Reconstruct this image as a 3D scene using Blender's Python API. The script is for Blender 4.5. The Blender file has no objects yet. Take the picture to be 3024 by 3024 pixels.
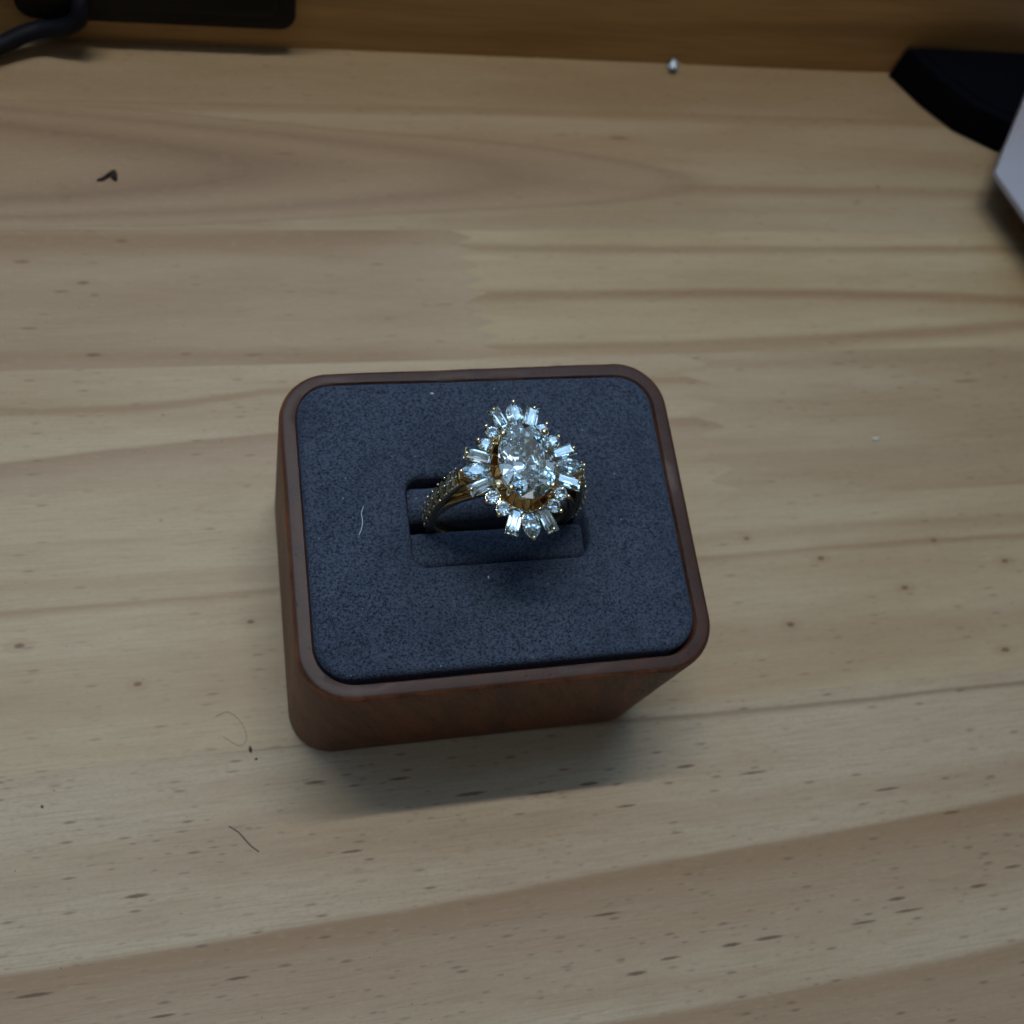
import bpy, math, random
from mathutils import Vector, Matrix
random.seed(7)
C = bpy.context.scene
PI = math.pi
S = 0.001                      # every length below is in millimetres

# ------------------------------------------------------------------ camera
cam_d = bpy.data.cameras.new('camera'); cam = bpy.data.objects.new('camera', cam_d)
C.collection.objects.link(cam); C.camera = cam
R = Matrix(((0.97067674, 0.05771025, -0.23335849),
            (-0.13670711, 0.93101818, -0.33840259),
            (0.1977317, 0.36038129, 0.9116071)))
cam.matrix_world = Matrix.Translation(Vector((-28.629, -43.889, 152.375)) * S) @ R.to_4x4()
cam_d.sensor_width = 36; cam_d.lens = 36 * 3176.8 / 3024
cam_d.clip_start = 0.005; cam_d.clip_end = 20
cam_d.dof.use_dof = True; cam_d.dof.focus_distance = 0.117; cam_d.dof.aperture_fstop = 32

# ------------------------------------------------------------------ light
w = bpy.data.worlds.new('World'); C.world = w; w.use_nodes = True
bg = w.node_tree.nodes['Background']
bg.inputs[0].default_value = (1.0, 0.85, 0.66, 1); bg.inputs[1].default_value = 0.055

def area(name, loc, target, sx, sy, power, col):
    d = bpy.data.lights.new(name, 'AREA'); d.shape = 'RECTANGLE'; d.size = sx * S; d.size_y = sy * S
    d.energy = power; d.color = col
    o = bpy.data.objects.new(name, d); C.collection.objects.link(o)
    o.location = Vector(loc) * S
    o.rotation_euler = (Vector(target) - Vector(loc)).to_track_quat('-Z', 'Y').to_euler()
    return o
# the strip lamp under the shelf at the back of the desk, and overhead panels added to brighten the stones
area('strip_lamp', (-30, 90, 405), (-30, 40, 0), 190, 8, 0.68, (1.0, 0.95, 0.85))
BLUE, WARM = (0.38, 0.66, 1.0), (.80, .90, 1.0)
for cx, cy_, sx, sy, rad, cc in ((-40, 470, 380, 300, 2.7, BLUE), (400, 560, 300, 320, 2.9, BLUE), (560, 130, 220, 300, 2.5, BLUE), (110, 150, 120, 120, 2.8, BLUE),
                                 (-430, 60, 170, 420, 2.4, BLUE), (330, -330, 220, 100, 1.3, WARM), (-90, -480, 220, 150, 1.5, WARM), (-560, 430, 260, 240, 2.4, BLUE),
                                 (-150, 160, 90, 150, 2.8, BLUE)):
    area('gem_fill_panel', (cx, cy_, 900), (cx, cy_, 0), sx, sy, 1.38 * rad * PI * sx * sy * 1e-6, cc)
area('ceiling_bounce', (-150, 700, 1500), (-150, 700, 0), 3200, 1700, .46 * PI * 3.2 * 1.7, (.56, .77, 1.0))
area('back_fill', (100, 1700, 850), (100, 0, 300), 2600, 1200, .70 * PI * 2.6 * 1.2, (.55, .78, 1.0))  # unseen upright fill light, added to brighten the far side of the stones

C.view_settings.view_transform = 'Standard'; C.view_settings.look = 'None'
C.view_settings.exposure = 0; C.view_settings.gamma = 1
C.render.engine = 'CYCLES'
cy = C.cycles
cy.max_bounces = 24; cy.transmission_bounces = 24; cy.glossy_bounces = 12; cy.diffuse_bounces = 4
cy.sample_clamp_indirect = 6; cy.blur_glossy = 0.3
cy.use_denoising = True

# ------------------------------------------------------------------ helpers
def link(o, parent=None):
    C.collection.objects.link(o)
    if parent: o.parent = parent
    return o
def empty(name, loc=(0, 0, 0), label=None, cat=None, group=None, kind=None):
    o = bpy.data.objects.new(name, None); o.location = Vector(loc) * S; link(o); o.empty_display_size = .005
    return tag(o, label, cat, group, kind)
def tag(o, label=None, cat=None, group=None, kind=None):
    for k, v in (('label', label), ('category', cat), ('group', group), ('kind', kind)):
        if v: o[k] = v
    return o
def mesh(name, V, F, m, parent=None, smooth=False, angle=None):
    me = bpy.data.meshes.new(name)
    me.from_pydata([(x * S, y * S, z * S) for x, y, z in V], [], F); me.update()
    if m: me.materials.append(m)
    if smooth:
        me.polygons.foreach_set('use_smooth', [True] * len(me.polygons))
        if angle is not None:
            me.set_sharp_from_angle(angle=math.radians(angle))
    return link(bpy.data.objects.new(name, me), parent)
def merge(parts):
    V, F = [], []
    for v, f in parts:
        n = len(V); V += list(v); F += [tuple(i + n for i in q) for q in f]
    return V, F
def xf(vf, M):
    return [tuple(M @ Vector(v)) for v in vf[0]], vf[1]
def loops(L, cap0=True, cap1=True):
    """skin a list of equal-length closed loops"""
    n = len(L[0]); V = [p for l in L for p in l]; F = []
    for a in range(len(L) - 1):
        for i in range(n):
            j = (i + 1) % n
            F.append((a * n + i, a * n + j, (a + 1) * n + j, (a + 1) * n + i))
    if cap0: F.append(tuple(range(n))[::-1])
    if cap1: F.append(tuple((len(L) - 1) * n + i for i in range(n)))
    return V, F
def rrect(W, D, r, z, n=10, cx=0, cy=0, ns=10):
    P = []
    cs = ((W/2-r, D/2-r, 0), (-W/2+r, D/2-r, 90), (-W/2+r, -D/2+r, 180), (W/2-r, -D/2+r, 270))
    for k, (x, y, a0) in enumerate(cs):
        for i in range(n + 1):
            a = math.radians(a0 + 90 * i / n); P.append((cx + x + r * math.cos(a), cy + y + r * math.sin(a), z))
        x2, y2, a2 = cs[(k + 1) % 4]
        e = (cx + x2 + r * math.cos(math.radians(a2)), cy + y2 + r * math.sin(math.radians(a2)))
        s = P[-1]
        for i in range(1, ns):
            t = i / ns; P.append((s[0] + (e[0] - s[0]) * t, s[1] + (e[1] - s[1]) * t, z))
    return P
def sphere(c, r, seg=12, rings=8, sz=1.0):
    V = [(c[0], c[1], c[2] + r * sz)]; F = []
    for a in range(1, rings):
        t = PI * a / rings
        for i in range(seg):
            p = 2 * PI * i / seg
            V.append((c[0] + r * math.sin(t) * math.cos(p), c[1] + r * math.sin(t) * math.sin(p), c[2] + r * sz * math.cos(t)))
    V.append((c[0], c[1], c[2] - r * sz)); e = len(V) - 1
    for i in range(seg):
        j = (i + 1) % seg
        F.append((0, 1 + i, 1 + j)); F.append((e, e - seg + j, e - seg + i))
        for a in range(rings - 2):
            b = 1 + a * seg; F.append((b + i, b + seg + i, b + seg + j, b + j))
    return V, F
def tube(P, rad, seg=10):
    P = [Vector(p) for p in P]; L = []; up = None
    if not hasattr(rad, '__len__'): rad = [rad] * len(P)
    for k, p in enumerate(P):
        d = (P[min(k + 1, len(P) - 1)] - P[max(k - 1, 0)]).normalized()
        if up is None: up = Vector((0, 0, 1)) if abs(d.z) < .9 else Vector((1, 0, 0))
        a = d.cross(up).normalized(); b = a.cross(d).normalized(); up = b
        L.append([tuple(p + (a * math.cos(2*PI*i/seg) + b * math.sin(2*PI*i/seg)) * rad[k]) for i in range(seg)])
    return loops(L)
def spline(P, n=8):
    P = [Vector(p) for p in P]; out = []
    Q = [P[0] * 2 - P[1]] + P + [P[-1] * 2 - P[-2]]
    for k in range(1, len(Q) - 2):
        a, b, c, d = Q[k-1:k+3]
        for i in range(n):
            t = i / n
            out.append(.5 * ((2*b) + (c - a) * t + (2*a - 5*b + 4*c - d) * t*t + (3*b - a - 3*c + d) * t**3))
    return out + [P[-1]]

# ------------------------------------------------------------------ node helpers
class NB:
    def __init__(s, name):
        s.m = bpy.data.materials.new(name); s.m.use_nodes = True; s.t = s.m.node_tree
        s.p = s.t.nodes['Principled BSDF']; s.geo = s.n('ShaderNodeNewGeometry')
        sc = s.n('ShaderNodeVectorMath', operation='SCALE'); s.l(s.geo.outputs['Position'], sc.inputs[0]); sc.inputs['Scale'].default_value = 1000
        s.pos = sc.outputs[0]
        sp = s.n('ShaderNodeSeparateXYZ'); s.l(s.pos, sp.inputs[0]); s.x, s.y, s.z = sp.outputs
    def n(s, t, **k):
        q = s.t.nodes.new(t)
        for a, b in k.items(): setattr(q, a, b)
        return q
    def l(s, a, b): s.t.links.new(a, b)
    def put(s, v, sock):
        if hasattr(v, 'links') or hasattr(v, 'is_linked'): s.l(v, sock)
        else: sock.default_value = v
    def M(s, op, a, b=0.0, c=0.0, clamp=False):
        q = s.n('ShaderNodeMath', operation=op, use_clamp=clamp)
        for i, v in enumerate((a, b, c)): s.put(v, q.inputs[i])
        return q.outputs[0]
    def step(s, v, a, b):
        q = s.n('ShaderNodeMapRange', interpolation_type='SMOOTHSTEP')
        s.put(v, q.inputs[0]); q.inputs[1].default_value = a; q.inputs[2].default_value = b
        return q.outputs[0]
    def noise(s, scale, detail=3, rough=.5, vec=None, off=(0, 0, 0), dim=1.0):
        """scale = (sx, sy, sz) per millimetre"""
        mp = s.n('ShaderNodeMapping'); s.l(vec or s.pos, mp.inputs[0])
        mp.inputs['Scale'].default_value = scale; mp.inputs['Location'].default_value = off
        q = s.n('ShaderNodeTexNoise'); s.l(mp.outputs[0], q.inputs['Vector']); q.inputs['Scale'].default_value = dim
        q.inputs['Detail'].default_value = detail; q.inputs['Roughness'].default_value = rough
        return q.outputs['Fac']
    def mix(s, f, a, b, mode='MIX'):
        q = s.n('ShaderNodeMix', data_type='RGBA', blend_type=mode)
        s.put(f, q.inputs[0])
        for v, k in ((a, 6), (b, 7)):
            if isinstance(v, (tuple, list)): q.inputs[k].default_value = tuple(v)[:3] + (1,)
            else: s.l(v, q.inputs[k])
        return q.outputs[2]
    def bump(s, h, strength, dist, normal=None):
        q = s.n('ShaderNodeBump'); s.l(h, q.inputs['Height']); q.inputs['Strength'].default_value = strength
        q.inputs['Distance'].default_value = dist * S
        if normal: s.l(normal, q.inputs['Normal'])
        return q.outputs[0]
def P(m, **k):
    for a, v in k.items():
        s = m.inputs[a.replace('_', ' ')]; s.default_value = v if not isinstance(v, tuple) else (v + (1,))[:4]

# ------------------------------------------------------------------ materials
PALE = (0.50, 0.41, 0.285); PINK = (0.375, 0.27, 0.185); BROWN = (0.31, 0.20, 0.115)
def pine(name, base, seed, bands=(), knots=(), dashes=(), cath=False, streak=.5, fine=.5, fade=None):
    """bands: (a, b, c, x0, x1, width_up, width_down, strength, colour); y = a + b x + c x^2"""
    b = NB(name)
    o = (seed * 13.7, seed * 7.3, 0)
    # grain wander
    wob = b.M('MULTIPLY', b.M('SUBTRACT', b.noise((.018, .05, 1), 2, .5, off=o), .5), 3.2)
    wob2 = b.M('MULTIPLY', b.M('SUBTRACT', b.noise((.09, .25, 1), 2, .5, off=o), .5), .9)
    yy = b.M('ADD', b.y, b.M('ADD', wob, wob2))
    tone = b.noise((.012, .085, 1), 3, .55, off=(o[0] + 3, o[1], 0))
    col = b.mix(b.step(tone, .40, .68), base, tuple(c * d for c, d in zip(base, (.86, .80, .74))))
    tone2 = b.noise((.03, .30, 1), 4, .6, off=(o[0] + 9, o[1], 0))
    col = b.mix(b.M('MULTIPLY', b.step(tone2, .45, .72), .38 * streak * 2), col, BROWN)
    for (a, b1, c, x0, x1, wu, wd, st, cc) in bands:
        xc = b.M('MINIMUM', b.M('MAXIMUM', b.x, x0), x1)
        line = b.M('ADD', a, b.M('MULTIPLY', xc, b.M('MULTIPLY_ADD', xc, c, b1)))
        d = b.M('SUBTRACT', b.M('ADD', b.y, b.M('MULTIPLY', b.M('ADD', wob, wob2), .45)), line)
        up = b.M('SUBTRACT', 1.0, b.step(d, 0.0, wu)); dn = b.step(d, -wd, -wd * .05)
        msk = b.M('MULTIPLY', b.M('MULTIPLY', up, dn), st)
        fl = b.noise((.02, .5, 1), 2, .5, off=(a, 0, 0))
        msk = b.M('MULTIPLY', msk, b.M('MULTIPLY_ADD', fl, .9, .55), clamp=True)
        col = b.mix(msk, col, cc)
    if cath:   # flat-sawn arch opening to the left, tip near x = 56
        yc = b.M('MULTIPLY_ADD', b.x, -.015, 76.2)
        dy = b.M('SUBTRACT', b.M('ADD', b.y, b.M('MULTIPLY', b.M('ADD', wob, wob2), .8)), yc)
        k = b.M('MULTIPLY', b.M('MULTIPLY', dy, dy), .75)
        f = b.M('SUBTRACT', b.M('SUBTRACT', 57.5, b.x), k)
        inside = b.step(f, -5, 12)
        col = b.mix(b.M('MULTIPLY', inside, .75), col, PINK)
        for f0, wd, st in ((4.5, 8, .30), (38, 22, .40), (84, 30, .55)):
            g = b.M('SUBTRACT', 1.0, b.M('ABSOLUTE', b.M('DIVIDE', b.M('SUBTRACT', f, f0), wd)), clamp=True)
            col = b.mix(b.M('MULTIPLY', b.M('POWER', g, 1.4), st), col, (.20, .125, .085))
    if fade: col = b.mix(b.M('MULTIPLY', b.step(b.x, fade[0], fade[1]), fade[2]), col, fade[3])
    col = b.mix(1.0, col, (.805, .765, .70), 'MULTIPLY')      # aged, unvarnished tone
    # fine fibre streaks, mottled medullary flecks
    fib = b.noise((.12, 3.2, 1), 4, .62, off=o)
    col = b.mix(b.M('MULTIPLY', b.step(fib, .40, .74), .20 + .22 * fine), col, (.21, .15, .09))
    mot = b.noise((1.5, 3.0, 1), 3, .6, off=o)
    col = b.mix(b.M('MULTIPLY', b.step(mot, .45, .75), .12 + .2 * fine), col, (.22, .165, .115))
    lit = b.noise((.5, 2.0, 1), 2, .5, off=(o[0] + 40, 0, 0))
    col = b.mix(b.M('MULTIPLY', b.step(lit, .52, .8), .12), col, (.54, .48, .365))
    # resin-canal dashes
    mp = b.n('ShaderNodeMapping'); b.l(b.pos, mp.inputs[0]); mp.inputs['Scale'].default_value = (.135, .62, 1)
    mp.inputs['Location'].default_value = (o[0], o[1], 0); mp.inputs['Rotation'].default_value = (0, 0, -.02)
    vo = b.n('ShaderNodeTexVoronoi'); vo.voronoi_dimensions = '2D'; b.l(mp.outputs[0], vo.inputs['Vector']); vo.inputs['Scale'].default_value = 1
    sc = b.n('ShaderNodeSeparateColor'); b.l(vo.outputs['Color'], sc.inputs[0])
    pick = b.step(sc.outputs[0], .60, .95)
    dsh = b.M('SUBTRACT', 1.0, b.step(vo.outputs['Distance'], .03, .17))
    col = b.mix(b.M('MULTIPLY', b.M('MULTIPLY', dsh, pick), .25 + .45 * fine), col, (.12, .075, .05))
    mp2 = b.n('ShaderNodeMapping'); b.l(b.pos, mp2.inputs[0]); mp2.inputs['Scale'].default_value = (.30, 1.1, 1)
    mp2.inputs['Location'].default_value = (o[0] + 5, o[1], 0); mp2.inputs['Rotation'].default_value = (0, 0, -.04)
    vo2 = b.n('ShaderNodeTexVoronoi'); vo2.voronoi_dimensions = '2D'; b.l(mp2.outputs[0], vo2.inputs['Vector']); vo2.inputs['Scale'].default_value = 1
    sc2 = b.n('ShaderNodeSeparateColor'); b.l(vo2.outputs['Color'], sc2.inputs[0])
    d2 = b.M('MULTIPLY', b.M('SUBTRACT', 1.0, b.step(vo2.outputs['Distance'], .04, .24)), b.step(sc2.outputs[1], .55, .95))
    col = b.mix(b.M('MULTIPLY', b.M('MULTIPLY', d2, b.step(tone, .3, .6)), .08 + .5 * fine), col, (.15, .10, .07))
    for (kx, ky, rx, ry, st) in tuple((a_, b_, c_ * .62, d_ * .58, e_) for a_, b_, c_, d_, e_ in knots) + tuple((x, y, 1.9 if i % 3 else 2.8, .22 + .08 * (i % 2), .85) for i, (x, y) in enumerate(dashes)):
        dx = b.M('DIVIDE', b.M('SUBTRACT', b.x, kx), rx); ddy = b.M('DIVIDE', b.M('SUBTRACT', b.M('ADD', b.y, b.M('MULTIPLY', b.M('SUBTRACT', mot, .5), ry * .9)), ky), ry)
        e = b.M('ADD', b.M('MULTIPLY', dx, dx), b.M('MULTIPLY', ddy, ddy))
        col = b.mix(b.M('MULTIPLY', b.M('SUBTRACT', 1.0, b.step(e, .1, 1.0)), st), col, (.10, .05, .03))
        if ry > .30:
            col = b.mix(b.M('MULTIPLY', b.M('SUBTRACT', 1.0, b.step(e, .5, 9.0)), .32 * st), col, (.26, .16, .09))
    b.l(col, b.p.inputs['Base Color'])
    b.p.inputs['Roughness'].default_value = .52; b.p.inputs['Specular IOR Level'].default_value = .32
    b.l(b.bump(fib, .18, .06), b.p.inputs['Normal'])
    return b.m

def mat_board():
    b = NB('orange_pine_board')
    o = b.noise((.012, 1, .16), 3, .55); f = b.noise((.06, 1, 1.6), 3, .6)
    col = b.mix(b.step(o, .35, .7), (.50, .31, .125), (.34, .195, .07))
    col = b.mix(b.M('MULTIPLY', b.step(f, .4, .75), .35), col, (.17, .095, .035))
    b.l(col, b.p.inputs['Base Color']); b.p.inputs['Roughness'].default_value = .5
    return b.m
def mat_walnut():
    b = NB('reddish_brown_wood')
    # slanting grain that runs through the block
    rot = b.n('ShaderNodeMapping'); b.l(b.pos, rot.inputs[0]); rot.inputs['Rotation'].default_value = (.10, .30, 0)
    v = rot.outputs[0]
    g1 = b.noise((.30, .22, .03), 3, .6, vec=v); g2 = b.noise((3.2, 2.6, .07), 2, .45, vec=v)
    g3 = b.noise((5.5, 5.0, .8), 2, .5, vec=v, off=(3, 1, 7))
    col = b.mix(b.step(g1, .35, .68), (.145, .044, .018), (.082, .026, .011))
    col = b.mix(b.M('MULTIPLY', b.M('MULTIPLY', b.step(g2, .44, .66), b.M('MULTIPLY_ADD', b.step(g1, .4, .6), .6, .35)), .8), col, (.036, .012, .006))
    # open pores in a patch of the front right corner and short streaks elsewhere
    dx = b.M('DIVIDE', b.M('SUBTRACT', b.x, b.M('MULTIPLY_ADD', b.z, .02, 18.6)), 2.9); dz = b.M('DIVIDE', b.M('SUBTRACT', b.z, 25.5), 8)
    patch = b.M('SUBTRACT', 1.0, b.step(b.M('ADD', b.M('MULTIPLY', dx, dx), b.M('MULTIPLY', dz, dz)), .6, 1.3))
    patch = b.M('MULTIPLY', patch, b.step(b.y, -19.0, -20.0))
    pv = b.n('ShaderNodeMapping'); b.l(b.pos, pv.inputs[0]); pv.inputs['Rotation'].default_value = (0, .5, 0)
    pn = b.noise((2.6, .5, .62), 2, .5, vec=pv.outputs[0])
    col = b.mix(b.M('MULTIPLY', b.M('MULTIPLY', b.step(pn, .52, .60), patch), .85), col, (.022, .008, .005))
    vo = b.n('ShaderNodeTexVoronoi'); vm = b.n('ShaderNodeMapping'); b.l(b.pos, vm.inputs[0]); vm.inputs['Scale'].default_value = (.75, .75, .75)
    b.l(vm.outputs[0], vo.inputs['Vector']); vo.inputs['Scale'].default_value = 1
    sc = b.n('ShaderNodeSeparateColor'); b.l(vo.outputs['Color'], sc.inputs[0])
    pore = b.M('MULTIPLY', b.M('SUBTRACT', 1.0, b.step(vo.outputs['Distance'], .07, .19)), b.M('GREATER_THAN', sc.outputs[0], .45))
    col = b.mix(b.M('MULTIPLY', pore, .8), col, (.008, .004, .003))
    col = b.mix(b.M('MULTIPLY', b.step(b.z, 32.2, 32.44), .8), col, (.022, .012, .011))      # dark end grain on the top face
    # worn, lighter varnish on the arris
    ed = b.M('MULTIPLY', b.step(b.z, 31.0, 31.9), b.M('SUBTRACT', 1.0, b.step(b.z, 32.25, 32.44)))
    wn = b.noise((.35, .35, .8), 3, .6)
    col = b.mix(b.M('MULTIPLY', b.M('MULTIPLY', ed, b.step(wn, .42, .70)), .8), col, (.16, .065, .024))
    b.l(col, b.p.inputs['Base Color'])
    b.l(b.M('MULTIPLY_ADD', g3, .18, .42), b.p.inputs['Roughness']); b.p.inputs['Specular IOR Level'].default_value = .30
    b.l(b.bump(b.M('ADD', b.M('MULTIPLY', g3, .5), b.M('MULTIPLY', pore, -1.0)), .25, .12), b.p.inputs['Normal'])
    return b.m
def mat_velvet():
    b = NB('navy_suede')
    n1 = b.noise((3.4, 4.0, 3.6), 4, .66); n2 = b.noise((8, 9, 8), 2, .6); n3 = b.noise((.16, .16, .16), 2, .5)
    h = b.M('MULTIPLY_ADD', n2, .45, n1)
    col = b.mix(b.step(h, .52, .86), (.0058, .0088, .0165), (.060, .078, .116))
    col = b.mix(b.M('MULTIPLY', b.step(n3, .4, .7), .25), col, (.007, .013, .028))
    vo = b.n('ShaderNodeTexVoronoi'); b.l(b.pos, vo.inputs['Vector']); vo.inputs['Scale'].default_value = .8
    sc = b.n('ShaderNodeSeparateColor'); b.l(vo.outputs['Color'], sc.inputs[0])
    sp = b.M('MULTIPLY', b.M('LESS_THAN', vo.outputs['Distance'], .10), b.M('GREATER_THAN', sc.outputs[1], .84))
    col = b.mix(b.M('MULTIPLY', sp, .6), col, (.20, .26, .36))
    b.l(col, b.p.inputs['Base Color']); P(b.p, Roughness=1.0, Specular_IOR_Level=.06, Sheen_Weight=.12, Sheen_Roughness=.45, Sheen_Tint=(.35, .5, .85))
    b.l(b.bump(h, .6, .25), b.p.inputs['Normal'])
    return b.m
def plain(name, col, rough=.5, metal=0, spec=.5, bumps=None):
    b = NB(name); P(b.p, Base_Color=col, Roughness=rough, Metallic=metal, Specular_IOR_Level=spec)
    nz = b.noise((1.5, 1.5, 1.5) if not bumps else bumps, 3, .6)
    b.l(b.mix(b.M('MULTIPLY', nz, .3), col, tuple(c * .75 for c in col)), b.p.inputs['Base Color'])
    b.l(b.bump(nz, .1 if not bumps else .3, .05), b.p.inputs['Normal'])
    return b.m
def mat_gold():
    b = NB('yellow_gold'); P(b.p, Base_Color=(.82, .69, .44), Roughness=.16, Metallic=1.0)
    n = b.noise((6, 6, 6), 2, .5)
    b.l(b.M('MULTIPLY_ADD', n, .14, .10), b.p.inputs['Roughness']); b.l(b.bump(n, .12, .03), b.p.inputs['Normal'])
    return b.m
def mat_gem(name, ior, tint=(.945, .98, 1.0)):  # blue of the overhead light is put into this tint
    m = bpy.data.materials.new(name); m.use_nodes = True; t = m.node_tree; t.nodes.clear()
    o = t.nodes.new('ShaderNodeOutputMaterial'); g = t.nodes.new('ShaderNodeBsdfGlass')
    g.inputs['Color'].default_value = tint + (1,); g.inputs['Roughness'].default_value = 0; g.inputs['IOR'].default_value = ior
    t.links.new(g.outputs[0], o.inputs[0]); return m
GOLD = mat_gold(); GOLD_SHADE = plain('gold_inner_shade', (.50, .27, .085), .32, metal=1); GOLD_REFL = plain('gold_dark_reflection', (.50, .41, .25), .20, metal=1); GEM = mat_gem('clear_diamond', 2.42); GEM2 = mat_gem('clear_small_diamond', 2.42)  # gallery and shank golds carry darker reflections in their base colour
WALNUT = mat_walnut(); VELVET = mat_velvet(); BOARD = mat_board()
BLACK = plain('matte_black_plastic', (.0035, .004, .005), .6, spec=.2)
CLOTH = plain('black_fabric', (.0025, .003, .006), .9, spec=.05, bumps=(2.5, 2.5, 2.5))
CABLE = plain('dark_blue_rubber', (.003, .004, .010), .6, spec=.2)
WHITE = plain('pale_lilac_card', (.31, .315, .37), .6, spec=.3)
GLUE = plain('dark_glue', (.10, .07, .045), .8)
CRUMB = plain('burnt_crumb', (.022, .013, .008), .8); LINT = plain('white_fibre', (.62, .68, .78), .6); HAIR = plain('dark_fibre', (.05, .05, .055), .7)
SPECK = plain('white_flake', (.62, .60, .58), .6); GREYHAIR = plain('grey_fibre', (.20, .18, .15), .7); 

# ------------------------------------------------------------------ tabletop
# (base colour, bands, knots, dashes) for each glued strip; x and y in mm on the table
X0, X1 = -330.0, 420.0
dd = [(60.5,-52.8),(73.0,-51.0),(79.5,-49.1),(38.3,-53.4),(23.4,-53.9),(18.3,-55.1),(62.1,-35.6),(-45.9,-36.5),(-11.1,-25.7),(-1.4,-28.9),(53.2,-53.4),(59.3,-51.0),(-18.4,-34.5),(-22.6,-24.9),(8.7,-29.9),(15.8,-29.5),(71.8,-40.2),(-34.0,-48.0),(-58.0,-46.4),(-43.1,-51.0),(32.6,-53.5),(15.3,-47.1),(20.8,-33.2),(30.8,-28.7),(41.2,-30.8)]
lowb = [(-42.56,.0305,.000133,-70,95,.9,17,.95,PINK), (-42.8,.0305,.000133,-70,95,.7,5,.75,BROWN),
        (-60.6,-.035,.0006,-20,95,1.0,26,.9,PINK), (-61.0,-.035,.0006,-20,95,.8,4,.4,BROWN),
        (-34.9,-.03,-.0004,-70,-20,2.5,3.5,.35,PINK), (-20.37,-.0322,.000099,-62,65,.5,.9,.7,(.22,.15,.10))]
mA = pine('pine_strip_back', (.385,.30,.195), 1, [(90.4,.0118,-.000089,-65,55,.8,1.6,.55,BROWN)], [(44.7,88.2,3.5,.5,.3)], streak=.35)  # base darkened to hold the dimmer light at the far edge
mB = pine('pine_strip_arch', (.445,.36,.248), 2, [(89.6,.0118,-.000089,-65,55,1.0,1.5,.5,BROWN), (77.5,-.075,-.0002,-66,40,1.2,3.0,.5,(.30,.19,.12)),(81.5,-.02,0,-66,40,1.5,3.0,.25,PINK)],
          [(91.7,74.9,.8,.6,.6),(86.1,71.1,1.2,.7,.4),(41,85,4,.8,.5),(30,85.4,3,.5,.3),(-20,80,4,.6,.3),(-44,78.5,3,.4,.3)], cath=True, streak=.4, fine=.15)  # base also lowered for the light falloff towards the back
mC1 = pine('pine_strip_brown', (.415,.315,.212), 3, [(64.39,.0285,-.000231,-34,9,1,5,.7,BROWN),(40.6,-.02,0,-64,12,2.2,3,.7,BROWN)],
          [(-46.4,62.4,1.9,.7,.5),(-61.1,58.6,2.6,.7,.6),(-38.3,57.7,1.5,.5,.25),(-52.2,54.7,1.9,.6,.85),(-55.4,53.2,2.6,.5,.5),(-50.5,52.6,1.3,.5,.4),(-59.9,46.8,2.6,.5,.5),(-50.8,42.0,2.4,.65,.9),(-37.3,41.8,2,.5,.45),(-27.1,41.4,3,.45,.5),(-6.0,57.9,2,.5,.35),(4,50,3.5,.4,.35)], streak=.5, fine=.25, fade=(-8, 9, .45, (.47, .38, .26)))
mC2 = pine('pine_strip_yellow', (.49,.40,.255), 4, [(61.3,-.005,0,11,118,1.4,2.0,.65,BROWN),(51.6,.018,-.0003,11,118,1.5,2.4,.85,(.30,.185,.095)),(41.6,-.02,.0004,36,118,1.6,3,.85,(.33,.21,.12))],
          [(73,41.2,1.5,.3,.4)], streak=.3, fine=.15)
mD1 = pine('pine_strip_pale', PALE, 5, [(40.32,.2749,.00254,-66,-26,1.0,1.5,.75,(.33,.22,.12)),(27.9,-.0023,-.0009,-66,-26,.7,8,.75,PINK),(28.0,-.0023,-.0009,-66,-26,.7,2.5,.5,BROWN)],
          [(-41.7,14.6,.6,.4,.5),(-41,31.5,.6,.4,.4)], streak=.22)
mD2 = pine('pine_strip_flecked', (.455,.365,.25), 6, [(22.8,-.06,.0003,56,106,1.2,5,.55,PINK),(37.5,0,0,50,118,1.5,2,.35,BROWN)],
          [(73.0,37.0,2.6,.4,.45),(97.5,32.7,5.5,.5,.6),(78.6,36.0,3,.35,.45),(84,34,3,.35,.4),(60,30,2.5,.4,.3),(104,36,2,.3,.4)], streak=.45)
mE = pine('pine_strip_spotted', PALE, 7, [(3.6,.02,.0,-66,-26,.7,1.3,.6,BROWN),(8.3,.10,.0012,-60,-26,1.2,2.5,.35,BROWN),(-8,-.02,0,26,100,2,6,.25,PINK)],
          [(-60.4,-2.4,1.4,.8,.95),(-45.3,-9.1,1.2,.7,.95),(-29.9,-1.6,1.1,.7,.95),(48.4,5.7,1.0,.65,.95),(60.6,1.5,1.3,.75,.95),(82,3.1,1.2,.7,.9),(94.3,-1.4,1.4,.8,.9),(74.2,-4.6,1.5,.75,.95),(52.6,-9,1.5,.85,1),(89.3,-16.4,1.6,.8,.95)], streak=.25)
mF = pine('pine_strip_front', (.51,.43,.325), 8, lowb, [], [d for d in dd if d[1] > -46.5], streak=.22, fine=1)
mG = pine('pine_strip_near', (.51,.43,.325), 9, lowb, [], [d for d in dd if d[1] < -45.5], streak=.22, fine=1)

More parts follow.
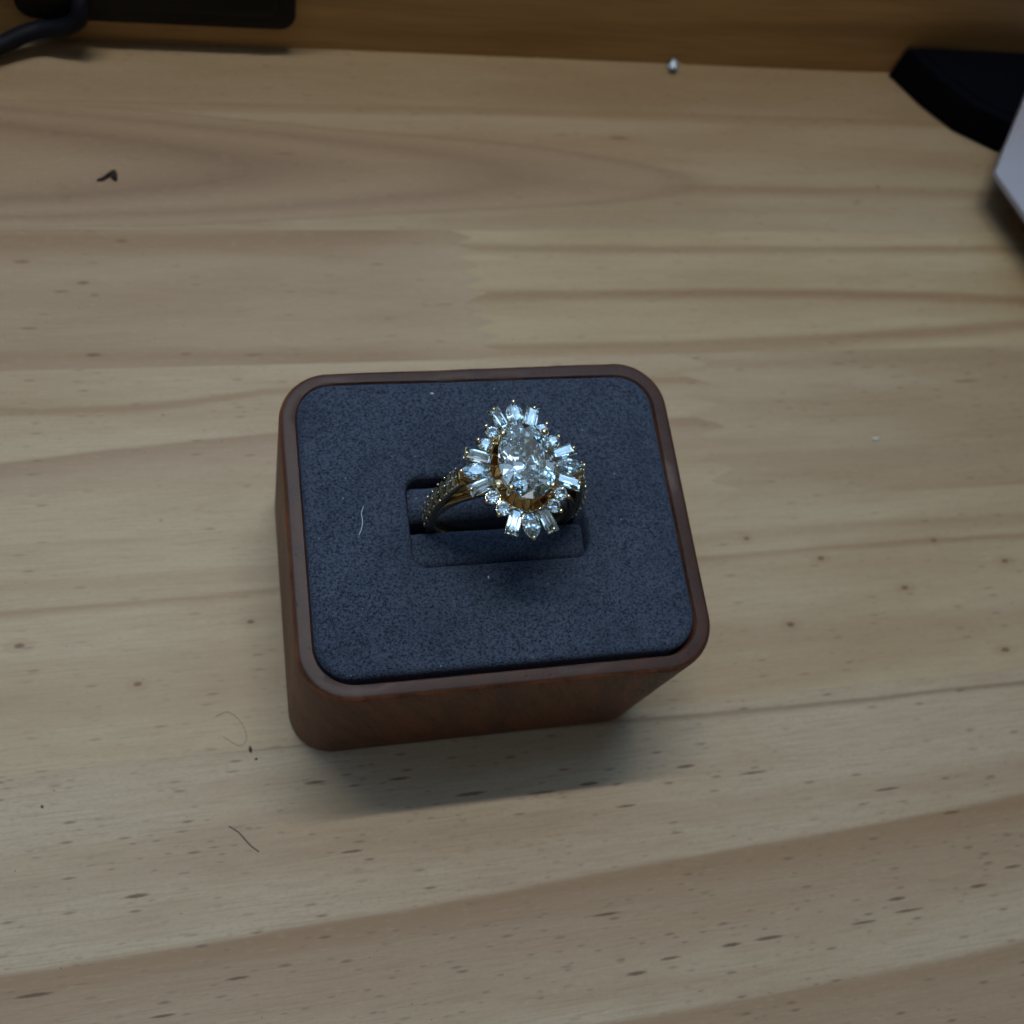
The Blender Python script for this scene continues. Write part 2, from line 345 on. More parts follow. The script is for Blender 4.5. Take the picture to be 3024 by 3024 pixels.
tt = empty('tabletop', (0, 0, 0), 'pale finger-jointed pine tabletop under the ring stand', kind='structure')
def strip(y0, y1, m, x0=X0, x1=X1, z0=None, z1=None, zig0=None, zig1=None):
    """one glued lamella; zigN = (x, tooth length, teeth) for a finger-jointed end"""
    g = .004; ya, yb = y0 + g, y1 - g; out = []
    def edge(x, zig, up):
        pts = []
        if zig:
            n = zig[1] * 2
            for i in range(n + 1):
                t = i / n; pts.append((x + zig[0] * (i % 2) + zig[2] * t, ya + (yb - ya) * t))
        else: pts = [(x, ya), (x, yb)]
        return pts if up else pts[::-1]
    poly = edge(x1, zig1, True) + edge(x0, zig0, False)
    b = .03
    cx = sum(p[0] for p in poly) / len(poly)
    top = [(px, py, 0) for px, py in poly]; bot = [(px, py, -18) for px, py in poly]
    V, F = loops([bot, top])
    return mesh('wood_strip', V, F, m, tt)
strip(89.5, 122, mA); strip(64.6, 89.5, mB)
strip(39.6, 64.6, mC1, x1=9.3, zig1=(3.6, 9, -2.4)); strip(39.6, 64.6, mC2, x0=9.32, zig0=(3.6, 9, -2.4))
strip(12.2, 39.6, mD1, x1=44.2, zig1=(5.6, 7, -1.5)); strip(12.2, 39.6, mD2, x0=44.24, zig0=(5.6, 7, -1.5))
strip(-19.6, 12.2, mE); strip(-46.0, -19.6, mF); strip(-73, -46, mG); strip(-100, -73, mF)
for k in range(5): strip(-127 - 27 * k, -100 - 27 * k, (mE, mD1, mG, mC2, mF)[k])
V, F = loops([[(X0, -235, z), (X1, -235, z), (X1, 122, z), (X0, 122, z)] for z in (-24, -18.05)])
mesh('table_underside', V, F, GLUE, tt)

# back board standing on the tabletop
bb = [[(X0, 103, z), (X1, 103, z), (X1, 121, z), (X0, 121, z)] for z in (.03, 69)]
V, F = loops(bb); tag(mesh('back_board', V, F, BOARD), 'dark orange pine board standing along the back of the tabletop', kind='structure')

# unseen upright board, added to keep light off the right side
V, F = loops([[(152, -20, z), (170, -20, z), (170, 102.9, z), (152, 102.9, z)] for z in (.03, 480)])
tag(mesh('light_block_board', V, F, plain('black_blocker', (.02, .016, .012), .7), None), 'added black upright board out of view, blocking light at the right', kind='structure')

# ------------------------------------------------------------------ ring stand
H = 32.47
st = empty('ring_stand', (0, 0, 0), 'reddish-brown wooden block with a navy suede top holding the ring', 'ring stand')
def skew(P_, k):
    return [(x, y + .26 * x / 25 * (y / 20.7) * (1 if y > 0 else 0) * k, z) for x, y, z in P_]
N, NS = 14, 16
def orr(inset, z, k=1.0):
    t = z / H
    tap = -.35 * (1 - t); Wd = 50 - 2 * tap - 2 * inset; Dd = 41.42 - 2 * tap - 2 * inset; r = 5.95 + .35 * t - inset * .8
    return skew(rrect(Wd, Dd, r, z, N, -.21 * (1 - t), -.06 * (1 - t), NS), t)
rs = random.Random(3)
ph = [rs.uniform(0, 6.28) for _ in range(6)]
def wave(P_, amp):
    return [(x, y, z + amp * (math.sin(x * .5 + ph[0]) + math.sin(x * .23 + y * .4 + ph[1]) + math.sin(y * .31 + x * .9 + ph[2]))) for x, y, z in P_]
L = [orr(.5, 0), orr(.12, .25), orr(0, .8)] + [orr(0, z) for z in (6, 12, 18, 24, 29)] + [orr(0, 31.75)]
for a in (15, 32, 50, 70, 90):
    L.append(wave(orr(.6 * (1 - math.cos(math.radians(a))) , 31.75 + (H - 31.75) * math.sin(math.radians(a))), .03))
def pad_rr(W_, D_, r, z, dy=0): return rrect(W_, D_, r, z, N, 0, dy, NS)
L += [wave(pad_rr(46.3, 38.0, 4.8, H + .03), .03), pad_rr(46.0, 37.7, 4.7, H - .12), pad_rr(45.9, 37.6, 4.6, H - .4), pad_rr(45.9, 37.6, 4.6, H - 14)]
V, F = loops(L, True, True); mesh('wooden_block', V, F, WALNUT, st, True, 40)

# suede pad, a closed loop of cloth round the slot
SX, SY, SW, SD = .35, .15, 21.9, 11.3
def slot(inset, z): return rrect(SW + 2 * inset, SD + 2 * inset, 1.7 + inset * .7, z, N, SX, SY, NS)
L = [pad_rr(45.85, 37.1, 4.4, H - 8, .36), pad_rr(45.85, 37.1, 4.4, H - .75, .36)]
for a in (20, 45, 70, 90):
    s_, c_ = math.sin(math.radians(a)), math.cos(math.radians(a))
    L.append(pad_rr(45.85 - 2 * (1 - c_) * .8, 37.1 - 2 * (1 - c_) * .8, 4.4 - .4 * (1 - c_), H - .75 + .9 * s_, .36))
oA, oB = L[-1], slot(1.0, H + .12)
for k in range(1, 12):
    t = k / 12
    L.append([(a[0] + (b[0] - a[0]) * t, a[1] + (b[1] - a[1]) * t, H + .15 + .10 * math.sin(PI * t) - .05 * t) for a, b in zip(oA, oB)])
for a in (0, 30, 60, 90):
    s_, c_ = math.sin(math.radians(a)), math.cos(math.radians(a))
    L.append(slot(1.0 * (1 - s_), H + .10 - 1.0 * (1 - c_)))
L.append(slot(0, H - 10)); L.append(slot(-.3, H - 10))
V, F = loops(L, False, False); mesh('suede_pad', V, F, VELVET, st, True, 50)
# two foam rolls in the slot, side by side; the ring is pinched between them
def roll(y0, y1, ztop, r0, r1, name='foam_roll', sag=0.0):
    sec = [(y0, ztop - 12)]
    for a in range(0, 91, 15):
        t = math.radians(a); sec.append((y0 + r0 * (1 - math.cos(t)), ztop - r0 + r0 * math.sin(t)))
    for a in range(90, -1, -15):
        t = math.radians(a); sec.append((y1 - r1 * (1 - math.cos(t)), ztop - r1 + r1 * math.sin(t)))
    sec.append((y1, ztop - 12))
    xs = [-10.35 + 21.4 * i / 24 for i in range(25)]
    LL = []
    for i, x in enumerate(xs):
        u = (x - SX) / 10.9; e = max(0, abs(u) - .93) / .07
        LL.append([(x, y, z - .5 * e * e + sag * (1 - u * u) + .05 * math.sin(x * .9 + y)) for y, z in sec])
    V, F = loops(LL); return mesh(name, V, F, VELVET, st, True, 60)
roll(1.0, 5.25, 31.0, 2.4, 1.0); roll(-5.10, -.62, 30.7, 1.3, .8)
# felt floor of the slot
V, F = loops([rrect(21.7, 11.1, 1.6, z, 4, SX, SY, 2) for z in (18.5, 20.5)]); mesh('slot_floor', V, F, VELVET, st)

# raised nap of the suede: many short fibres
def nap(n, seed, pick, parent, nm):
    q = random.Random(seed); V, F = [], []
    while len(F) < n:
        p = pick(q)
        if p is None: continue
        a = q.uniform(0, 2 * PI); l = q.uniform(.16, .42); t = q.uniform(.5, 1.25); wd = q.uniform(.012, .026)
        d = Vector((math.cos(a) * math.sin(t), math.sin(a) * math.sin(t), math.cos(t))) * l
        sd = Vector((-math.sin(a), math.cos(a), 0)) * wd; p = Vector(p); k = len(V)
        V += [tuple(p - sd), tuple(p + sd), tuple(p + d)]; F.append((k, k + 1, k + 2))
    o = mesh(nm, V, F, NAP, parent); o['kind'] = 'stuff'; return o
NAP = plain('suede_fibre', (.058, .076, .112), 1.0, spec=.05)
def on_pad(q):
    x, y = q.uniform(-22.7, 22.7), q.uniform(-18.0, 18.7)
    if abs(x - SX) < SW / 2 + .7 and abs(y - SY) < SD / 2 + .7: return None
    cx, cy_ = abs(x) - 18.4, abs(y - .36) - 14.0
    if cx > 0 and cy_ > 0 and math.hypot(cx, cy_) > 4.25: return None
    return (x, y, H + .15)
nap(26000, 21, on_pad, st, 'suede_nap')
nap(1500, 22, lambda q: (q.uniform(-10.2, 10.9), q.uniform(-4.2, -1.4), 30.7), st, 'suede_nap')

# ------------------------------------------------------------------ gem cuts (girdle at z = 0)
def brilliant(out, crown, pav, tf=.56, bf=.79, lf=.30, g=.03):
    """out(theta, frac) -> (x, y); 8-fold brilliant on any outline"""
    V, F = [], []
    def a(th, fr, z):
        x, y = out(math.radians(th), fr); V.append((x, y, z)); return len(V) - 1
    T = [a(22.5 + 45 * k, tf, crown) for k in range(8)]
    B = [a(45 * k, bf, crown * (1 - bf * .924) / (1 - tf)) for k in range(8)]
    G = [a(22.5 * k, 1, g) for k in range(16)]
    Gb = [a(22.5 * k, 1, -g) for k in range(16)]
    Lw = [a(45 * k, lf, -g - (pav - g) * (1 - lf * .924)) for k in range(8)]
    cu = a(0, 0, -pav)
    F.append(tuple(T))
    for k in range(8):
        n = (k + 1) % 8; g0, g1, g2 = 2 * k, 2 * k + 1, (2 * k + 2) % 16
        F += [(T[k], B[k], G[g1]), (T[k], G[g1], B[n])] if False else [(T[k], B[k], G[g1], B[n])]
        F.append((T[k - 1], B[k], T[k]))
        F += [(B[k], G[g0], G[g1]), (B[n], G[g1], G[g2])]
        F += [(G[g0], Gb[g0], Gb[g1], G[g1]), (G[g1], Gb[g1], Gb[g2], G[g2])]
        F += [(cu, Lw[n], Gb[g1], Lw[k])]
        F += [(Lw[k], Gb[g1], Gb[g0]), (Lw[n], Gb[g2], Gb[g1])]
    return V, F
def oval_out(rx, ry):
    return lambda t, f: (rx * f * math.cos(t), ry * f * math.sin(t))
def marq_pt(t, Lh, wh):
    # vesica outline, long axis x
    c, s = math.cos(t), math.sin(t)
    Rr = (Lh * Lh + wh * wh) / (2 * wh); q = Rr - wh
    # ray hits circle centred (0,-q) (for s>=0)
    s2 = abs(s); bq = q * s2; r = -bq + math.sqrt(max(0, bq * bq - q * q + Rr * Rr))
    return r * c, r * s
def marq_out(Lh, wh):
    def f(t, fr):
        # spread the sixteen girdle points so that they do not bunch at the tips
        x = Lh * math.cos(t); Rr = (Lh * Lh + wh * wh) / (2 * wh); q = Rr - wh
        y = max(0, math.sqrt(max(0, Rr * Rr - x * x)) - q) * (1 if math.sin(t) >= 0 else -1)
        if abs(math.sin(t)) < 1e-6: y = 0
        return x * fr, y * fr
    return f
def pear_out(Lh, wh):
    def f(t, fr):
        c = math.cos(t); s = math.sin(t)
        x = Lh * c; k = (1 - max(0, c) ** 2.0 * .75) if c > 0 else 1.0
        return x * fr, wh * s * k * fr
    return f
def baguette(Lh, wh, crown=.26, pav=.75):
    def r(l, w_, z): return [(l, w_, z), (-l, w_, z), (-l, -w_, z), (l, -w_, z)]
    Ls = [r(Lh * .22, .03, -pav), r(Lh * .62, wh * .52, -pav * .62), r(Lh, wh, -.04), r(Lh, wh, .04),
          r(Lh * .86, wh * .80, crown * .62), r(Lh * .74, wh * .56, crown)]
    return loops(Ls)
def outline(kind, Lh, wh, n=28):
    P_ = []
    if kind == 'bag':
        for i in range(n):
            t = 4 * i / n; k = int(t); u = t - k
            cs = [(Lh, -wh), (Lh, wh), (-Lh, wh), (-Lh, -wh)]; a, b = cs[k], cs[(k + 1) % 4]
            P_.append((a[0] + (b[0] - a[0]) * u, a[1] + (b[1] - a[1]) * u))
    elif kind == 'marq':
        f = marq_out(Lh, wh); P_ = [f(2 * PI * i / n, 1) for i in range(n)]
    else:
        P_ = [(Lh * math.cos(2 * PI * i / n), wh * math.sin(2 * PI * i / n)) for i in range(n)]
    return P_
def cup(kind, Lh, wh, th=.045, ztop=-.16, h=.9, taper=.62, n=28):
    """open setting that follows the stone's outline"""
    O = outline(kind, Lh, wh, n)
    def ring(sc_, z, off):
        out = []
        for x, y in O:
            l = math.hypot(x, y) + 1e-9; out.append((x * sc_ * (1 + off / l), y * sc_ * (1 + off / l), z))
        return out
    Ls = [ring(taper, ztop - h, .02), ring(.86, ztop - h * .5, th), ring(1, ztop - .08, th), ring(1, ztop + .02, th * .75),
          ring(1, ztop + .02, .01), ring(.9, ztop - .12, 0), ring(taper * .85, ztop - h * .9, 0)]
    return loops(Ls, True, True)

# ------------------------------------------------------------------ the ring
RX, RY = .45, .42            # ring centre
HZ = 46.5 ; OZ = 48.65       # girdle heights of halo and centre stone
RZ = 33.7
ring = empty('ring', (RX, RY, RZ), 'gold ring with an oval diamond in a sunburst halo, standing in the stand slot', 'ring')
hz, oz = HZ - RZ, OZ - RZ
def gm(name, vf, smooth=True, ang=35, label=None, mat=None, parent=ring):
    o = mesh(name, vf[0], vf[1], mat or GOLD, parent, smooth, ang)
    if label: o['label'] = label
    return o
def sweep(path, normal, wf, tf, sub=16, pw=3.2):
    """rounded-rectangle section; path in the x-z plane, width along y"""
    L = []
    for k, (x, z) in enumerate(path):
        nx, nz = normal[k]; w_, t_ = wf(k / (len(path) - 1)) / 2, tf(k / (len(path) - 1)) / 2
        l = []
        for i in range(sub):
            a = 2 * PI * i / sub; c, s = math.cos(a), math.sin(a)
            u = math.copysign(abs(c) ** (2 / pw), c) * w_; v = math.copysign(abs(s) ** (2 / pw), s) * t_
            l.append((x + nx * v, u, z + nz * v))
        L.append(l)
    return L
n = 72
pth = [(8.55 * math.cos(2*PI*i/n), 8.55 * math.sin(2*PI*i/n)) for i in range(n)]
nrm = [(math.cos(2*PI*i/n), math.sin(2*PI*i/n)) for i in range(n)]
LL = sweep(pth, nrm, lambda t: 1.9, lambda t: 1.25)
V = [p for l in LL for p in l]; F = []
for a in range(n):
    for i in range(16):
        b_ = (a + 1) % n; j = (i + 1) % 16; F.append((a*16+i, a*16+j, b_*16+j, b_*16+i))
gm('band', (V, F), mat=GOLD_REFL)
# cathedral shoulders with two rows of pave stones
outer = spline([(8.95, 0, -4.0), (9.35, 0, -1.0), (9.35, 0, 2.6), (8.85, 0, 6.0), (7.95, 0, 9.3), (7.15, 0, 11.6)], 10)
def onpath(s_):
    k = s_ * (len(outer) - 1); i = min(int(k), len(outer) - 2); u = k - i
    p = outer[i].lerp(outer[i+1], u); d = (outer[i+1] - outer[i]).normalized()
    return p, Vector((d.z, 0, -d.x)), d
melee_V, melee_F = brilliant(oval_out(.50, .50), .15, .42)
for sgn in (-1, 1):
    pts, nr = [], []
    for i in range(25):
        p, nn, d = onpath(i / 24); q = p - nn * .62; pts.append((sgn * q.x, q.z)); nr.append((sgn * nn.x, nn.z))
    LL = sweep(pts, nr, lambda t: 2.0, lambda t: 1.2 - .3 * t)
    sh = gm('shoulder', loops(LL), mat=GOLD_REFL)
    beads = []
    me0 = None
    for k in range(8):
        s_ = .18 + .75 * k / 7
        p, nn, d = onpath(s_)
        for yy_ in (-.49, .49):
            nv = Vector((sgn * nn.x, yy_ * .35, nn.z)).normalized(); tv = Vector((sgn * d.x, 0, d.z)); bv = nv.cross(tv).normalized()
            pos = Vector((sgn * p.x, yy_, p.z)) + Vector((sgn * nn.x, 0, nn.z)) * .03
            Mx = Matrix((tv, bv, nv)).transposed().to_4x4(); Mx.translation = pos * S
            if me0 is None:
                o = mesh('pave_diamond', melee_V, melee_F, GEM2, sh); me0 = o.data
            else:
                o = bpy.data.objects.new('pave_diamond', me0); link(o, sh)
            o.matrix_local = Mx
        p2, n2, _ = onpath(min(1, s_ + .75 / 14))
        for yy_ in (-.96, 0, .96):
            c = Vector((sgn * p2.x, yy_, p2.z)) + Vector((sgn * n2.x, 0, n2.z)) * (.10 if yy_ == 0 else .03)
            beads.append(sphere(c, .15 if yy_ else .13, 8, 6))
    gm('pave_beads', merge(beads), parent=sh)

# gallery under the halo: tapering oval wall, lower rail and small posts
def ell(rx, ry, z, n=48): return [(rx * math.cos(2*PI*i/n), ry * math.sin(2*PI*i/n), z) for i in range(n)]
def shell(Ls): 
    return loops(Ls + [Ls[0]], False, False)
gm('gallery_wall', shell([ell(2.5, 3.5, hz - 4.4), ell(3.0, 4.1, hz - 2.6), ell(3.55, 4.85, hz - .75), ell(3.45, 4.75, hz - .7), ell(2.85, 3.95, hz - 2.6), ell(2.35, 3.35, hz - 4.4)]), mat=GOLD_SHADE)
gm('gallery_floor', loops([ell(2.45, 3.45, hz - 4.45), ell(2.45, 3.45, hz - 4.1)]), mat=GOLD_SHADE)
gm('halo_rail', shell([ell(3.75, 5.02, hz - .75), ell(3.78, 5.05, hz - .12), ell(3.62, 4.9, hz - .02), ell(3.5, 4.78, hz - .12), ell(3.5, 4.78, hz - .75)]))
gm('stone_rail', shell([ell(2.75, 3.95, oz - 1.15), ell(3.13, 4.40, oz - .42), ell(3.17, 4.44, oz - .22), ell(3.05, 4.3, oz - .14), ell(2.95, 4.2, oz - .3), ell(2.6, 3.8, oz - 1.15)]))
gm('lower_rail', shell([ell(2.5, 3.5, hz - .25), ell(2.72, 3.75, hz + .05), ell(2.5, 3.5, hz + .2), ell(2.35, 3.3, hz)]))
posts = []
for k in range(20):
    a = 2 * PI * (k + .5) / 20
    posts.append(tube([(3.62 * math.cos(a), 4.9 * math.sin(a), hz - .35), (3.05 * math.cos(a), 4.2 * math.sin(a), hz - .55), (2.55 * math.cos(a), 3.6 * math.sin(a), hz - .2)], .13, 6))
for k in range(8):
    a = 2 * PI * (k + .25) / 8
    posts.append(tube([(2.6 * math.cos(a), 3.65 * math.sin(a), hz), (2.85 * math.cos(a), 4.05 * math.sin(a), oz - 1.0)], .16, 6))
o = gm('gallery_posts', merge(posts))
# beads on the inner edge of the halo
inb = []
for a in (0, 17, -17, 38, 55, 72, 90, 108, 125, 142, 163, 180, 197, 218, 235, 252, 270, 288, 305, 322):
    t = math.radians(a); inb.append(sphere((3.83 * math.cos(t), 5.10 * math.sin(t), hz + .10), .19, 10, 8))
gm('halo_beads', merge(inb))

# centre stone and claws
cv = brilliant(oval_out(3.25, 4.50), .75, 2.55, tf=.60, bf=.80, lf=.22, g=.05)
o = gm('centre_diamond', cv, False, mat=GEM, label='large oval brilliant-cut diamond'); o.location = (0, 0, oz * S)
for sx, sy in ((-1, 1), (1, 1), (-1, -1), (1, -1)):
    a = (sx * 2.3, sy * 3.17)
    t_ = tube([(sx * 1.75, sy * 2.5, hz - 4.0), (sx * 2.15, sy * 3.0, hz), (sx * 2.42, sy * 3.34, oz - .2), (a[0], a[1], oz + .28)], [.34, .33, .30, .26], 10)
    gm('claw', merge([t_, sphere((a[0], a[1], oz + .36), .41, 16, 12, .85)]))

# halo stones: (kind, x, y, direction deg, half length, half width)
HS = []
for s in (1, -1):
    HS.append(('marq', 0, s * 6.57, s * 90, 1.64, .98)); HS.append(('marq', s * 5.28, 0, 0 if s > 0 else 180, 1.64, .98))
    for q in (1, -1):
        HS.append(('bag', q * 1.84, s * 6.10, math.degrees(math.atan2(s * math.sin(math.radians(70)), q * math.cos(math.radians(70)))), 1.50, .72))
        HS.append(('bag', q * 4.84, s * 1.76, math.degrees(math.atan2(s * math.sin(math.radians(20)), q * math.cos(math.radians(20)))), 1.50, .73))
        HS.append(('rnd', q * 2.86, s * 4.55, math.degrees(math.atan2(s * 4.55, q * 2.86)), .77, .77))
        HS.append(('rnd', q * 3.84, s * 3.14, math.degrees(math.atan2(s * 3.14, q * 3.84)), .76, .76))
names = {'marq': 'marquise_diamond', 'bag': 'baguette_diamond', 'rnd': 'round_diamond'}
cache = {}
rs = random.Random(11)
for kind, x, y, d, lh, wh in HS:
    key = (kind, lh, wh)
    Mx = Matrix.Translation(Vector((x, y, hz)) * S) @ Matrix.Rotation(math.radians(d), 4, 'Z')
    tilt = Matrix.Rotation(math.radians(rs.uniform(-3.5, 3.5)), 4, 'X') @ Matrix.Rotation(math.radians(5 + rs.uniform(-4, 4)), 4, 'Y')
    if key not in cache:
        if kind == 'marq': g_ = brilliant(marq_out(lh, wh), .30, .85, g=.03)
        elif kind == 'bag': g_ = baguette(lh, wh)
        else: g_ = brilliant(oval_out(lh, wh), .24, .62, g=.03)
        c_ = cup(kind, lh, wh)
        so = mesh('stone_seat', c_[0], c_[1], GOLD, ring, True, 35)
        go = mesh(names[kind], g_[0], g_[1], GEM2, so); cache[key] = (so.data, go.data)
    else:
        so = bpy.data.objects.new('stone_seat', cache[key][0]); link(so, ring)
        go = bpy.data.objects.new(names[kind], cache[key][1]); link(go, so)
    so.matrix_local = Mx @ tilt
# outer claw beads
OB = [(0, 8.14), (2.34, 7.27), (3.46, 5.26), (4.60, 3.63), (6.12, 2.13), (6.98, 0)]
bd = None
for x, y in OB:
    for sx in (1, -1):
        for sy in (1, -1):
            if (x == 0 and sx < 0) or (y == 0 and sy < 0): continue
            if bd is None:
                c = merge([sphere((0, 0, .12), .26, 14, 10, .9), tube([(0, 0, .1), (0, 0, -.5), (-.35, 0, -1.2)], [.15, .15, .12], 8)])
                o = gm('halo_claw', c); bd = o.data
            else: o = link(bpy.data.objects.new('halo_claw', bd), ring)
            o.location = Vector((sx * x, sy * y, hz)) * S; o.rotation_euler = (0, 0, math.atan2(sy * y, sx * x))
# fluted skirt below the halo and bridges to the shoulders
gm('halo_base', shell([ell(3.3, 4.5, hz - 1.6), ell(4.3, 5.7, hz - 1.0), ell(4.35, 5.8, hz - .78), ell(3.6, 4.9, hz - .7), ell(3.3, 4.5, hz - 1.2)]))
br = []
for sx in (-1, 1):
    br.append(tube([(sx * 7.0, 0, hz - 1.4), (sx * 5.4, 0, hz - 1.9), (sx * 3.2, 0, hz - 2.2)], [.5, .5, .45], 10))
    br.append(tube([(sx * 5.7, 0, 6.4), (sx * 4.2, 0, 8.5), (sx * 2.6, 0, hz - 3.9)], [.55, .5, .45], 10))
gm('gallery_bridge', merge(br))

# ------------------------------------------------------------------ loose pear-shaped stone at the foot of the back board
pg = brilliant(pear_out(1.5, 1.05), .34, .78, g=.04)
o = mesh('loose_diamond', pg[0], pg[1], GEM2); tag(o, 'tiny loose pear-shaped diamond leaning against the back board', 'gemstone')
nz_ = Vector((-.25, -.60, .76)).normalized(); ax = Vector((.10, 1, 0)); ax = (ax - nz_ * ax.dot(nz_)).normalized(); bx_ = nz_.cross(ax)
Mx = Matrix((ax, bx_, nz_)).transposed().to_4x4(); Mx.translation = Vector((54.4, 101.5, 1.6)) * S; o.matrix_world = Mx

# ------------------------------------------------------------------ black box on the back board with its cable
bx = empty('wall_box', (-39, 103, 5.6), 'flat black box with rounded corners fixed to the back board', 'box')
def facebox(w_, h_, r, y0, y1, cx, cz):
    Ls = []
    for y, ins in ((y1, 0), (y0 + .5, 0), (y0 + .15, .15), (y0, .5)):
        Ls.append([(cx + x, y, cz + z) for x, z, _ in rrect(w_ - 2 * ins, h_ - 2 * ins, max(.3, r - ins), 0, 6, 0, 0, 3)])
    return loops(Ls)
V, F = facebox(44.5, 30, 3.0, -1.8, -.03, 0, 15)
V, F = mesh('casing', V, F, BLACK, bx, True, 40), None
V, F = facebox(38, 24, 2.2, -2.1, -1.7, 0, 15); mesh('cover_plate', V, F, BLACK, bx, True, 40)
cb = [(-11.6, -1.0, 6.5), (-11.9, -3.2, 4.6), (-12.8, -3.6, 2.2), (-15.2, -3.4, .3), (-18.6, -2.8, -.9), (-21.5, -3.4, -1.5), (-25.5, -5.0, -2.6), (-34, -9, -4.0), (-60, -20, -4.1), (-90, -30, -4.1)]
V, F = tube(spline(cb, 6), 1.45, 12); mesh('cable', V, F, CABLE, bx, True)

# ------------------------------------------------------------------ black case and pale box at the right edge
def prism(base, z0, z1, inset, zb=1.2, name='lid', m=CLOTH, parent=None, lean=(0, 0)):
    cx = sum(p[0] for p in base) / len(base); cy_ = sum(p[1] for p in base) / len(base)
    def rg(k, z):
        out = []
        for x, y in base:
            l = math.hypot(x - cx, y - cy_); f = 1 - k / l; u = (z - z0) / (z1 - z0)
            out.append((cx + (x - cx) * f + lean[0] * u, cy_ + (y - cy_) * f + lean[1] * u, z))
        return out
    V, F = loops([rg(inset + .6, z0), rg(inset * .5, z0 + zb * .5), rg(0, z0 + zb), rg(0, z1 - zb), rg(inset * .35, z1 - zb * .3), rg(inset * 1.2, z1)])
    return mesh(name, V, F, m, parent, True, 50)
def soft_poly(Pts, r=2.5, n=4):
    out = []; N_ = len(Pts)
    for i in range(N_):
        p0, p1, p2 = Vector(Pts[i-1]), Vector(Pts[i]), Vector(Pts[(i+1) % N_])
        a = p1 + (p0 - p1).normalized() * r; b = p1 + (p2 - p1).normalized() * r
        for k in range(n + 1):
            t = k / n; q = a * (1-t)**2 + p1 * 2*t*(1-t) + b * t*t; out.append((q.x, q.y))
    return out
pc = empty('fabric_case', (150, 85, 0), 'black fabric case lying against the back board at the right', 'case')
base = soft_poly([(101.6, 102.3), (106.8, 94.6), (112.2, 88.6), (121.0, 83.6), (127, 92), (134.5, 102.3)], .5)
base = [(x - 150, y - 85) for x, y in base][::-1]
prism(base, .05, 7.6, .15, .5, name='case_body', parent=pc)
prism([(x * .97 + 1, y * .92 + 1.2) for x, y in base], 7.5, 7.9, .1, .15, name='case_flap', parent=pc)
wb = empty('card_box', (150, 70, 0), 'pale lilac-white box cut off by the right edge', 'box')
def para(c, e1, e2, l1, l2): return [c, (c[0] + e1[0]*l1, c[1] + e1[1]*l1), (c[0] + e1[0]*l1 + e2[0]*l2, c[1] + e1[1]*l1 + e2[1]*l2), (c[0] + e2[0]*l2, c[1] + e2[1]*l2)]
u1 = Vector((112.0 - 109, 60.2 - 69.1)).normalized(); u2 = Vector((121.0 - 109, 86.0 - 69.1)).normalized()
def lid_poly(off): return [(x - 150, y - 70) for x, y in soft_poly(para((109.6 + off, 71.0 + off * .1), u1, u2, 60, 80), .5)]
def ccw(q): return q if sum(q[i-1][0]*q[i][1] - q[i][0]*q[i-1][1] for i in range(len(q))) > 0 else q[::-1]
prism(ccw(lid_poly(0)), 8.6, 10, .1, .2, name='box_lid', m=WHITE, parent=wb)
prism(ccw(lid_poly(12)), .05, 8.6, .1, .2, name='box_tray', m=WHITE, parent=wb)

# ------------------------------------------------------------------ crumbs, lint and flecks
def blob(c, r, seed, st_=(1, 1, 1)):
    q = random.Random(seed); v, f = sphere((0, 0, 0), 1, 8, 6)
    return [(c[0] + x * r * st_[0] * (1 + q.uniform(-.3, .3)), c[1] + y * r * st_[1] * (1 + q.uniform(-.3, .3)), max(.01, c[2] + z * r * st_[2] * (1 + q.uniform(-.2, .2)))) for x, y, z in v], f
cr = merge([blob((0, 0, .5), .62, 1, (.7, 1.5, .8)), tube([(-3.3, -1.0, .3), (-2.2, -.7, .35), (-1.0, .2, .6), (.1, 1.0, .7)], [.18, .4, .34, .4], 7), tube([(.2, 1.1, .7), (.5, .2, .6), (.4, -1.1, .3)], [.42, .35, .2], 7)])
o = mesh('crumb', [(x * .78, y * .78, z * .78) for x, y, z in cr[0]], cr[1], CRUMB, None, True); o.location = Vector((-47.5, 74.6, 0)) * S; tag(o, 'dark bent crumb of burnt wood on the far left of the tabletop', 'crumb')
def fibre(name, P_, r, m, label, cat='fibre'):
    o_ = P_[0]; q = spline([(x - o_[0], y - o_[1], z - o_[2]) for x, y, z in P_], 6)
    V, F = tube(q, r, 6); o = mesh(name, V, F, m, None, True); o.location = Vector(o_) * S; tag(o, label, cat); return o
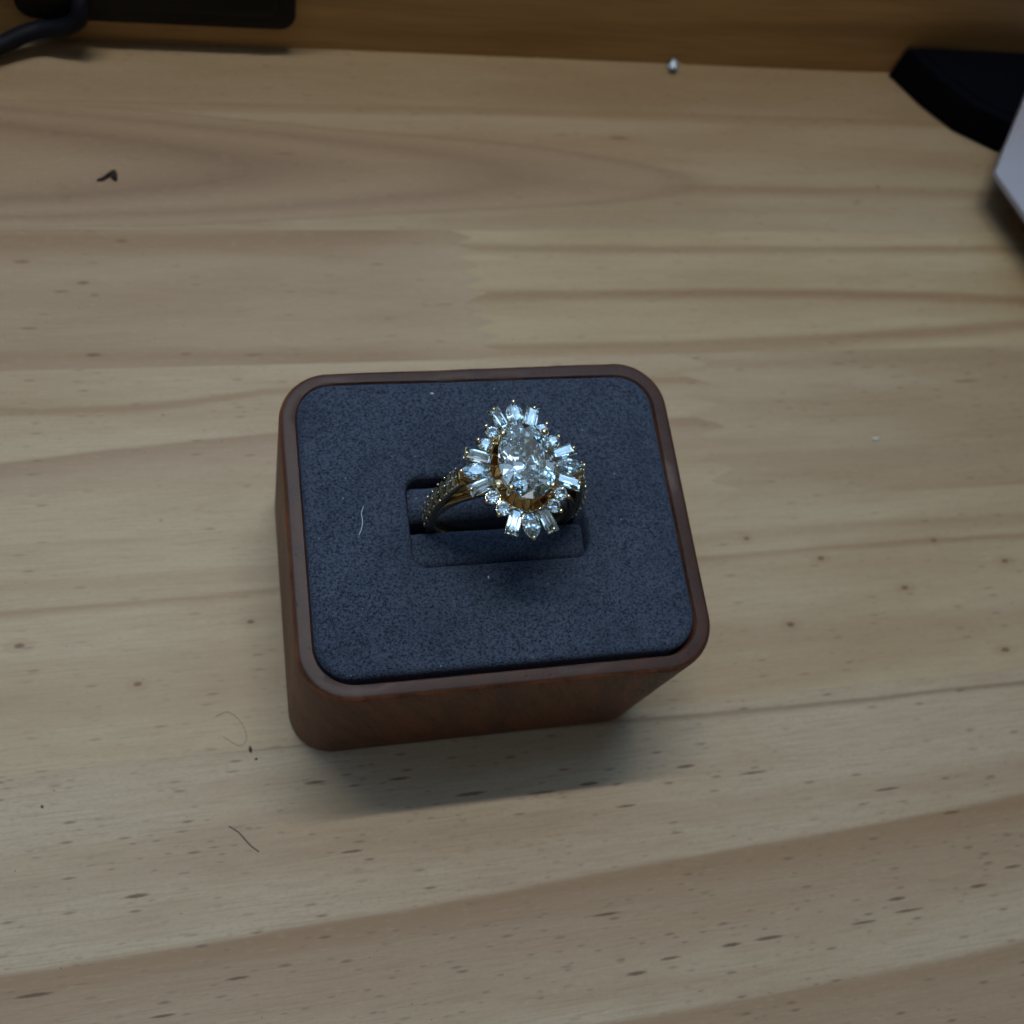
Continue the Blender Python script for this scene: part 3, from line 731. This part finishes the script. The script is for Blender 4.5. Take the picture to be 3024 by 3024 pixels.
fibre('lint_fibre', [(-15.9, 2.4, 32.72), (-16.25, 1.4, 32.95), (-16.2, .5, 32.95), (-16.4, -.5, 32.85), (-16.75, -1.2, 32.7)], .032, LINT, 'thin curved white fibre on the navy suede left of the slot')
fibre('dark_fibre', [(-34.2, -29.3, .08), (-33.0, -30.2, .12), (-31.6, -32.0, .2), (-30.5, -33.0, .08)], .06, HAIR, 'short dark hair on the tabletop in front of the stand')
fibre('curled_fibre', [(-35.3, -14.6, .1), (-33.6, -14.1, .3), (-32.0, -15.6, .35), (-31.3, -17.8, .2), (-32.3, -18.9, .1), (-34.4, -17.4, .1)], .022, GREYHAIR, 'fine curled grey hair on the tabletop left of the stand')
def speck(name, x, y, z, r, seed, m, label, cat, st_=(1, 1, .5)):
    v, f = blob((0, 0, r * .4), r, seed, st_); o = mesh(name, v, f, m, None, True); o.location = Vector((x, y, z)) * S; tag(o, label, cat)
speck('black_grain', -30.9, -19.6, 0, .34, 5, HAIR, 'tiny black grain of grit beside the left front corner of the stand', 'grit', (.6, 1.3, .8))
speck('grey_grain', -30.2, -20.9, 0, .2, 6, HAIR, 'smaller grey grain just below the black grain beside the stand', 'grit')
speck('white_flake', 76.3, 22.1, 0, .55, 8, SPECK, 'small white flake on the tabletop right of the stand', 'flake', (1.2, .5, .25))
speck('grit_dot', -57.3, -24.0, 0, .2, 12, HAIR, 'single black grit dot near the left edge of the tabletop', 'grit')
speck('lint_fleck', -6.0, 17.0, 32.65, .22, 10, LINT, 'white fleck on the suede behind the ring', 'lint', (1, .45, .4))
speck('dust_fleck', -2.0, -7.5, 32.65, .17, 13, LINT, 'pale fleck on the suede in front of the slot', 'lint', (.5, 1.1, .4))

# fine dust over the tabletop
q = random.Random(77); parts = []
for k in range(420):
    x, y = q.uniform(-75, 135), q.uniform(-70, 101)
    if abs(x) < 26 and abs(y) < 22: continue
    v, f = sphere((x, y, 0), q.uniform(.035, .11), 5, 4, .6); parts.append((v, f))
V, F = merge(parts); o = mesh('dust', V, F, HAIR, None, True); tag(o, 'fine dark dust specks scattered over the tabletop', 'dust', kind='stuff')
